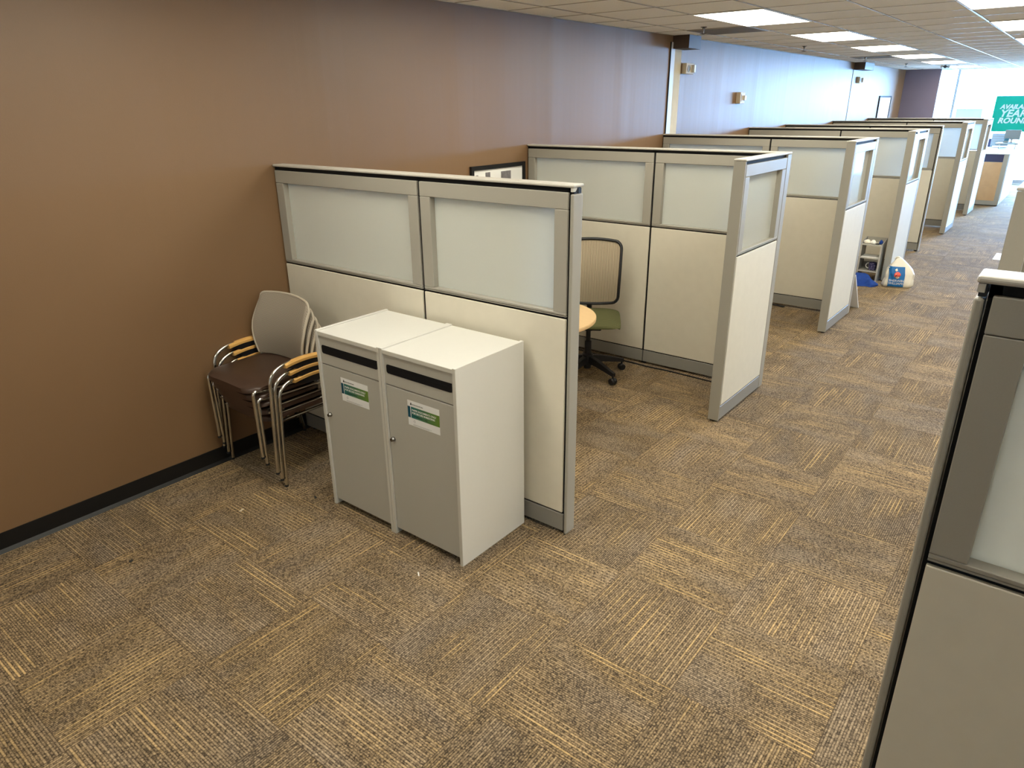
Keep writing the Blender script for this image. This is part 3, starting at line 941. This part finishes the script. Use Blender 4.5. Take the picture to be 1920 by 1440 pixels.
# ------------------------------------------------------------------ organiser and what is on and around it
t = thing('desk_organiser', 'Small grey shelf organiser on the carpet against the partition end', 'organiser', (1.862, 6.80, 0))
w, d = .238, .25
for x in (0, w-.012):
    MB().poly([(x, 0, 0), (x, d, 0), (x, d, .495), (x, .02, .45), (x, 0, .43)], (.012, 0, 0)).build('side', M['org'], t)
    MB().box(x-.006 if x else 0, (x+.012) if x else .016, -.003, -.0005, 0, .43).build('side_trim', M['cap'], t)
for z in (.105, .265, .425):
    MB().box(.0125, w-.0125, .004, d-.014, z, z+.012).build('shelf', M['cap'], t)
MB().box(.0125, w-.0125, d-.012, d-.002, .43, .495).build('back_strip', M['frame'], t)
MB().box(.0125, w-.0125, d-.012, d-.002, .12, .19).build('back_panel', M['rail'], t)
t = thing('mug', 'Purple patterned mug with a white handle on a shelf of the grey organiser', 'mug', (2.012, 6.90, .117))
MB().lathe([(.036, 0), (.043, .004), (.044, .095), (.041, .095), (.039, .01), (.01, .008)], seg=28).build('body', M['mug'], t, True)
MB().tube([(-.043, 0, .08), (-.062, 0, .078), (-.075, 0, .062), (-.077, 0, .046), (-.070, 0, .028), (-.056, 0, .018), (-.042, 0, .018)], .006, 8).build('handle', M['white_lam'], t, True)
tag(MB().box(-.10, .10, -.09, .09, 0, .012, .002).build('paper_stack', M['paper'], loc=(1.98, 6.91, .277)), 'Thin stack of papers on the middle shelf of the grey organiser', 'papers')
# crumpled small items on top
def lump(name, label, cat, loc, rad, mat, seed, sq=.7):
    rnd = random.Random(seed)
    m = MB(); bmesh.ops.create_icosphere(m.bm, subdivisions=3, radius=1)
    ph = [(Vector((rnd.uniform(-1, 1), rnd.uniform(-1, 1), rnd.uniform(-1, 1))).normalized()*rnd.uniform(2, 5), rnd.uniform(0, 6)) for _ in range(6)]
    for v in m.bm.verts:
        n = v.co.copy()
        f = 1 + sum(.07*sin(n.dot(a)+b) for a, b in ph)
        v.co = Vector((n.x*rad[0]*f, n.y*rad[1]*f, max(n.z, -.6)*rad[2]*f))
    zmin = min(v.co.z for v in m.bm.verts)
    for v in m.bm.verts: v.co.z -= zmin
    return tag(m.build(name, mat, None, True, loc, angle=180), label, cat)
lump('wrapped_bundle', 'Cream crumpled bundle at the left of the top tray of the organiser', 'bundle', (1.915, 6.88, .437), (.034, .04, .026), M['bagwhite'], 3)
lump('wrapped_bundle', 'White crumpled bundle in the middle of the top tray of the organiser', 'bundle', (1.982, 6.87, .437), (.03, .04, .025), M['woolwhite'], 5)
lump('earphone_pouch', 'Small black pouch at the front of the top tray of the organiser', 'pouch', (2.035, 6.845, .437), (.02, .022, .010), M['black'], 9)
lump('cloth_pouch', 'Small blue pouch at the right of the top tray of the organiser', 'pouch', (2.062, 6.90, .437), (.022, .03, .028), M['blue'], 11)

# blue cloth heap
def cloth(u, v, k):
    x = (u-.5)*2; y = (v-.5)*2
    r2 = x*x + y*y
    h = .118*max(0, 1 - ((x+.35)**2*1.1 + (y-.25)**2*1.0))**1.0
    h2 = .060*max(0, 1 - ((x-.5)**2*3.0 + (y+.2)**2*2.2))
    z = .006 + max(h, h2) + .008*sin(7*x+3*y)*max(0, 1-r2*.6) + .006*sin(11*y-4*x)*max(0, 1-r2*.6)
    e = 1 - .10*abs(x)**3*abs(y)**3
    R = 1/max(1, math.sqrt(r2)) if r2 > 1 else 1
    return (.155*x*R*1.05, .17*y*R + .02*sin(5*x), max(.004, z) if not k else .0015)
tag(MB().grid(cloth, 28, 28).build('folded_cloth', M['blue'], None, True, (2.005, 6.605, 0), angle=180), 'Royal blue folded garment lying on the carpet in front of the organiser', 'garment')

# carrier bag
def bag_profile(s):
    # (half width, half depth) along the height 0..1
    pts = [(0, .150, .085), (.06, .166, .098), (.20, .160, .100), (.30, .150, .095), (.48, .152, .088), (.62, .132, .068), (.76, .098, .048), (.88, .060, .030), (.95, .040, .020), (1, .024, .012)]
    for (a, b) in zip(pts[:-1], pts[1:]):
        if a[0] <= s <= b[0]:
            q = (s-a[0])/(b[0]-a[0]); q = q*q*(3-2*q) if False else q
            return a[1]+(b[1]-a[1])*q, a[2]+(b[2]-a[2])*q
    return pts[-1][1:]
BH = .335
def bag_pt(a, s, off=0.0):
    hw, hd = bag_profile(s)
    ca, sa = cos(a), sin(a)
    e = .72
    x = hw*math.copysign(abs(ca)**e, ca); y = hd*math.copysign(abs(sa)**e, sa)
    wr = .010*sin(5*a + 9*s)*s*(1-s)*2.5 + .006*sin(11*a - 7*s) + .005*sin(17*a+13*s)
    k = 1 + wr*3.2
    shift = -.040*max(0, s-.45) + .012*sin(3*s)
    return Vector((x*k + shift + math.copysign(off, ca)*abs(ca), y*k - abs(off)*(1 if sa < 0 else -1)*abs(sa), BH*s))
t = thing('carrier_bag', 'Full white plastic carrier bag with a blue printed panel on the carpet', 'bag', (2.345, 6.70, .001), radians(20))
m = MB(); NA, NS = 56, 26
rings = [[m.bm.verts.new(bag_pt(2*pi*i/NA, j/NS)) for i in range(NA)] for j in range(NS+1)]
for j in range(NS):
    for i in range(NA):
        m.bm.faces.new((rings[j][i], rings[j][(i+1) % NA], rings[j+1][(i+1) % NA], rings[j+1][i]))
m.bm.faces.new(rings[0][::-1]); m.bm.faces.new(rings[-1])
bag = m.build('bag_body', M['bagwhite'], t, True, angle=120)
def bag_front(fx, fz, off=.002):
    """point on the bag's front: fx -1..1 across the printed panel, fz 0..1 up"""
    s = .03 + .69*fz
    # angle so that x position follows the panel's width
    hw, hd = bag_profile(s)
    tx_ = -.030 - .028*max(0, s-.45) + min(.083, hw*.78)*fx
    best = None
    for q in range(401):
        a = pi + pi*q/400
        p = bag_pt(a, s)
        dd = abs(p.x - tx_)
        if best is None or dd < best[0]: best = (dd, p)
    p = best[1]
    return Vector((tx_, p.y - off, p.z))
mm = MB()
NXp, NZp = 28, 32
A = [[mm.bm.verts.new(bag_front(-1+2*i/NXp, j/NZp, .0035)) for j in range(NZp+1)] for i in range(NXp+1)]
for i in range(NXp):
    for j in range(NZp):
        mm.bm.faces.new((A[i][j], A[i+1][j], A[i+1][j+1], A[i][j+1]))
pn = mm.build('printed_panel', M['bagblue'], t, True, angle=120)
sol = pn.modifiers.new('thickness', 'SOLIDIFY'); sol.thickness = .0008
def patch(name, mat, outline, off):
    """a small printed shape on the panel: outline in panel units"""
    cxm = sum(p[0] for p in outline)/len(outline); czm = sum(p[1] for p in outline)/len(outline)
    m = MB(); c = m.bm.verts.new(bag_front(cxm, czm, off)); vs = [m.bm.verts.new(bag_front(p[0], p[1], off)) for p in outline]
    for i in range(len(vs)): m.bm.faces.new((c, vs[i], vs[(i+1) % len(vs)]))
    o = m.build(name, mat, pn, True, angle=180)
    so = o.modifiers.new('thickness', 'SOLIDIFY'); so.thickness = .0006
    return o
# emblem: globe under poured red paint, tilted can above
patch('emblem_globe', M['bagwhite'], [(.05+.33*cos(2*pi*k/20), .56+.135*sin(2*pi*k/20)) for k in range(20)], .0055)
patch('emblem_paint', M['bagred'], [(.05+.42*cos(pi*k/10), .60+.165*sin(pi*k/10)) for k in range(11)] + [(-.34, .50), (-.26, .57), (-.16, .47), (-.06, .56), (.06, .45), (.16, .56), (.28, .49), (.38, .57)], .0072)
patch('emblem_can', M['bagwhite'], [(-.28, .86), (-.02, .92), (.08, .82), (-.18, .77)], .0055)
def bag_text(name, body, size, fx, fz):
    o = text_obj(name, body, size, M['whiteink'], pn, (0, 0, 0), (1, 0, 0), (0, 0, 1), 0.0, 0, 'CENTER', 0.0, 1.0)
    tb = bmesh.new(); tb.from_mesh(o.data)
    bmesh.ops.triangulate(tb, faces=tb.faces[:])
    for _ in range(3):
        bmesh.ops.subdivide_edges(tb, edges=[e for e in tb.edges if e.calc_length() > .006], cuts=1)
        bmesh.ops.triangulate(tb, faces=tb.faces[:])
    tb.to_mesh(o.data); tb.free()
    for v in o.data.vertices:
        X = fx + v.co.x/.083; Z = fz + v.co.z/(BH*.69)
        v.co = bag_front(X, Z, .0062)
    return o
bag_text('bag_lettering', 'SHERWIN', .036, .02, .27)
bag_text('bag_lettering', 'WILLIAMS', .036, .02, .13)
MB().tube([Vector((-.01, 0, BH-.01)), Vector((-.03, 0, BH+.008)), Vector((-.055, .004, BH+.002)), Vector((-.07, .006, BH-.02))], [.014, .012, .010, .006], 8).build('bag_handle', M['bagwhite'], t, True)

# white sheet leaning behind the third partition's corner
m = MB(); m.poly([(2.06, 5.425, 0), (2.23, 5.425, 0), (2.213, 5.13, .40), (2.06, 5.13, .40)], (0, .012, .006))
tag(m.build('white_board', M['paper']), 'White board leaning against the back of a partition corner, before the blue garment', 'board')
# black cable
mm_pts = [(1.10, 4.96, .006), (1.25, 4.93, .006), (1.40, 4.965, .006), (1.47, 4.985, .012), (1.42, 5.0, .010), (1.52, 4.99, .006), (1.58, 4.965, .006), (1.60, 4.99, .006), (1.50, 5.02, .006)]
tag(MB().tube(arc_path(mm_pts, .05, 4), .005, 8).build('cable', M['rubber'], None, True), 'Black cable lying along the foot of a partition in the second cubicle', 'cable')
tag(MB().tube(arc_path([(.55, 2.49, .006), (.9, 2.46, .006), (1.15, 2.47, .006), (1.3, 2.455, .006), (1.5, 2.468, .006), (1.75, 2.455, .006), (1.95, 2.45, .006), (2.10, 2.46, .006)], .1, 4), .006, 8).build('cable', M['rubber'], None, True),
    'Dark cable along the base rail behind the office chair', 'cable')
# sheet on the carpet
tag(MB().box(3.07, 3.52, 9.13, 9.66, 0, .004).build('paper_sheet', M['paper']), 'White sheet lying on the carpet of the aisle', 'paper')
tag(MB().box(2.2125, 2.2135, 6.98, 7.10, 1.50, 1.725).build('paper_note', M['paper']), 'White paper note taped to the aisle face of the partition behind the carrier bag', 'paper')
# litter
def scrap(label, x, y, w, l, rz, mat, h=.003):
    m = MB().box(-w/2, w/2, -l/2, l/2, 0, h, h*.3)
    o = m.build('scrap', mat, None); o.location = (x, y, 0.0005); o.rotation_euler = (0, 0, rz)
    tag(o, label, 'scrap')
scrap('Small cream scrap on the carpet in front of the stacked chairs', .603, -.872, .012, .03, .4, M['device'])
scrap('Small white scrap on the carpet in front of the consoles', 1.774, -.682, .006, .03, .9, M['paper'])
scrap('Small dark crumb on the carpet near the bottom of the brown wall', .592, -1.462, .012, .016, .2, M['ink'], .006)
scrap('Small dark crumb on the carpet beside the left console', .816, -.483-.06, .012, .02, 1.2, M['ink'], .006)

# ------------------------------------------------------------------ reception counter at the far end
t = thing('reception_counter', 'Wood-panelled reception counter with a dark band at the far end of the aisle', 'counter', (0, 15.354, 0))
xa, xb, L = .9, 2.53, 2.35
m = MB().box(xa, xb, 0, L, .02, 1.02)
m.build('carcass', M['frame'], t)
MB().box(xa+.02, 2.445, -.006, -.0005, .105, .868, .001).build('front_panel', M['woodpanel'], t)
MB().box(xa+.02, 2.445, -.006, -.0005, .875, 1.02, .001).build('front_band', M['navy'], t)
MB().box(xb+.0005, xb+.012, .06, L-.03, .11, 1.02, .001).build('side_panel', M['white_lam'], t)
MB().box(xa-.01, xb+.015, -.02, L+.01, 1.021, 1.045, .003).build('worktop', M['white_lam'], t)
MB().box(xa+.02, xb-.01, .02, L-.02, 0, .02).build('plinth', M['black'], t)
t2 = thing('counter_riser', 'Raised transaction shelf standing on the reception counter', 'shelf', (2.05, 17.0, 1.046))
MB().box(.06, .48, -.2, .55, .10, .125, .003).build('shelf_top', M['monitor'], t2)
for x in (.12, .42): MB().tube([(x, .1, 0), (x, .1, .10)], .012, 10).build('post', M['steel'], t2, True)
t3 = thing('card_terminal', 'Small tilted payment terminal on the raised shelf of the reception counter', 'payment terminal', (2.28, 17.05, 1.172))
MB().poly([(-.05, 0, 0), (-.05, .15, 0), (-.05, .15, .09), (-.05, 0, .03)], (.10, 0, 0)).build('body', M['monitor'], t3)
MB().poly([(-.04, .02, .0385), (.04, .02, .0385), (.04, .13, .0825), (-.04, .13, .0825)], (0, -.001, .002)).build('screen', M['teal'], t3)
t4 = thing('monitor', 'Flat monitor seen from behind on the raised shelf of the reception counter', 'monitor', (2.36, 17.3, 1.172))
MB().box(-.15, .15, 0, .03, .06, .26, .006).build('screen_case', M['monitor'], t4)
MB().box(-.02, .02, .01, .025, .006, .07).build('stand_neck', M['door_lam'], t4)
MB().box(-.08, .08, -.05, .08, 0, .007, .002).build('stand_base', M['black'], t4)
t5 = thing('notice_board', 'Pale notice stand with printed lines on the reception counter', 'notice', (2.12, 17.62, 1.046))
MB().box(-.17, .17, 0, .012, .03, .30).build('notice', M['noticeblue'], t5)
MB().box(-.15, .12, -.002, -.0005, .235, .245).build('printed_line', M['greyink'], t5)
MB().box(-.15, .14, -.002, -.0005, .185, .192).build('printed_line', M['greyink'], t5)
MB().box(-.15, .10, -.002, -.0005, .13, .137).build('printed_line', M['greyink'], t5)
MB().box(-.17, .17, -.04, .05, 0, .012).build('foot', M['steel'], t5)
t6 = thing('desk_stool', 'Dark stool back showing between the last partition and the counter top', 'stool', (1.90, 17.95, 0))
MB().box(-.07, .07, 0, .03, .80, 1.22, .01).build('backrest', M['navy'], t6)
MB().box(-.18, .18, -.2, .15, .72, .77, .01).build('seat', M['navy'], t6)
MB().lathe([(.22, 0), (.22, .02), (.03, .03), (.03, .72)], seg=20).build('base', M['steel'], t6, True)

# ------------------------------------------------------------------ signs in the shop window
t = thing('window_poster', 'Large green hanging poster reading AVAILABLE YEAR ROUND in the shop window', 'poster', (2.51, 20.544, 0))
MB().box(-.93, .93, 0, .004, 1.29, 2.14).build('poster_sheet', M['signgreen'], t)
for (body, size, x, z) in (('AVAILABLE', .140, -.79, 1.845), ('YEAR', .235, -.775, 1.655), ('ROUND', .180, -.785, 1.50)):
    text_obj('poster_lettering', body, size, M['signwhite'], t, (x, -.003, z), (1, 0, 0), (0, 0, 1), .008, .22, 'LEFT', .001, 1.03)
MB().box(-.93, .93, -.002, .006, 2.14, 2.16).build('hanger_rail', M['strip2'], t)
for x in (-.8, .8): MB().tube([(x, .002, 2.16), (x, .002, 3.73)], .003, 6).build('hanger_cord', M['strip2'], t)
t = thing('window_poster', 'Pale mint poster low in the shop window left of the green one', 'poster', (1.04, 20.544, 0))
MB().box(-.30, .30, 0, .004, 1.40, 1.83).build('poster_sheet', M['mint'], t)
MB().box(-.32, .32, -.004, .008, 1.83, 1.845).build('hanger_rail', M['frame'], t)
MB().tube([(0, .002, 1.845), (0, .002, 3.73)], .003, 6).build('hanger_cord', M['strip2'], t)
t = thing('street_sign', 'Blue sign outside the shop window above the green poster', 'sign', (2.6, 23.0, 0))
MB().box(-.62, .52, 0, .05, 2.36, 2.50).build('sign_face', M['bluesign'], t)
for x in (-.5, .4): MB().tube([(x, .08, -.05), (x, .08, 2.5)], .03, 10).build('post', M['steel'], t, True)
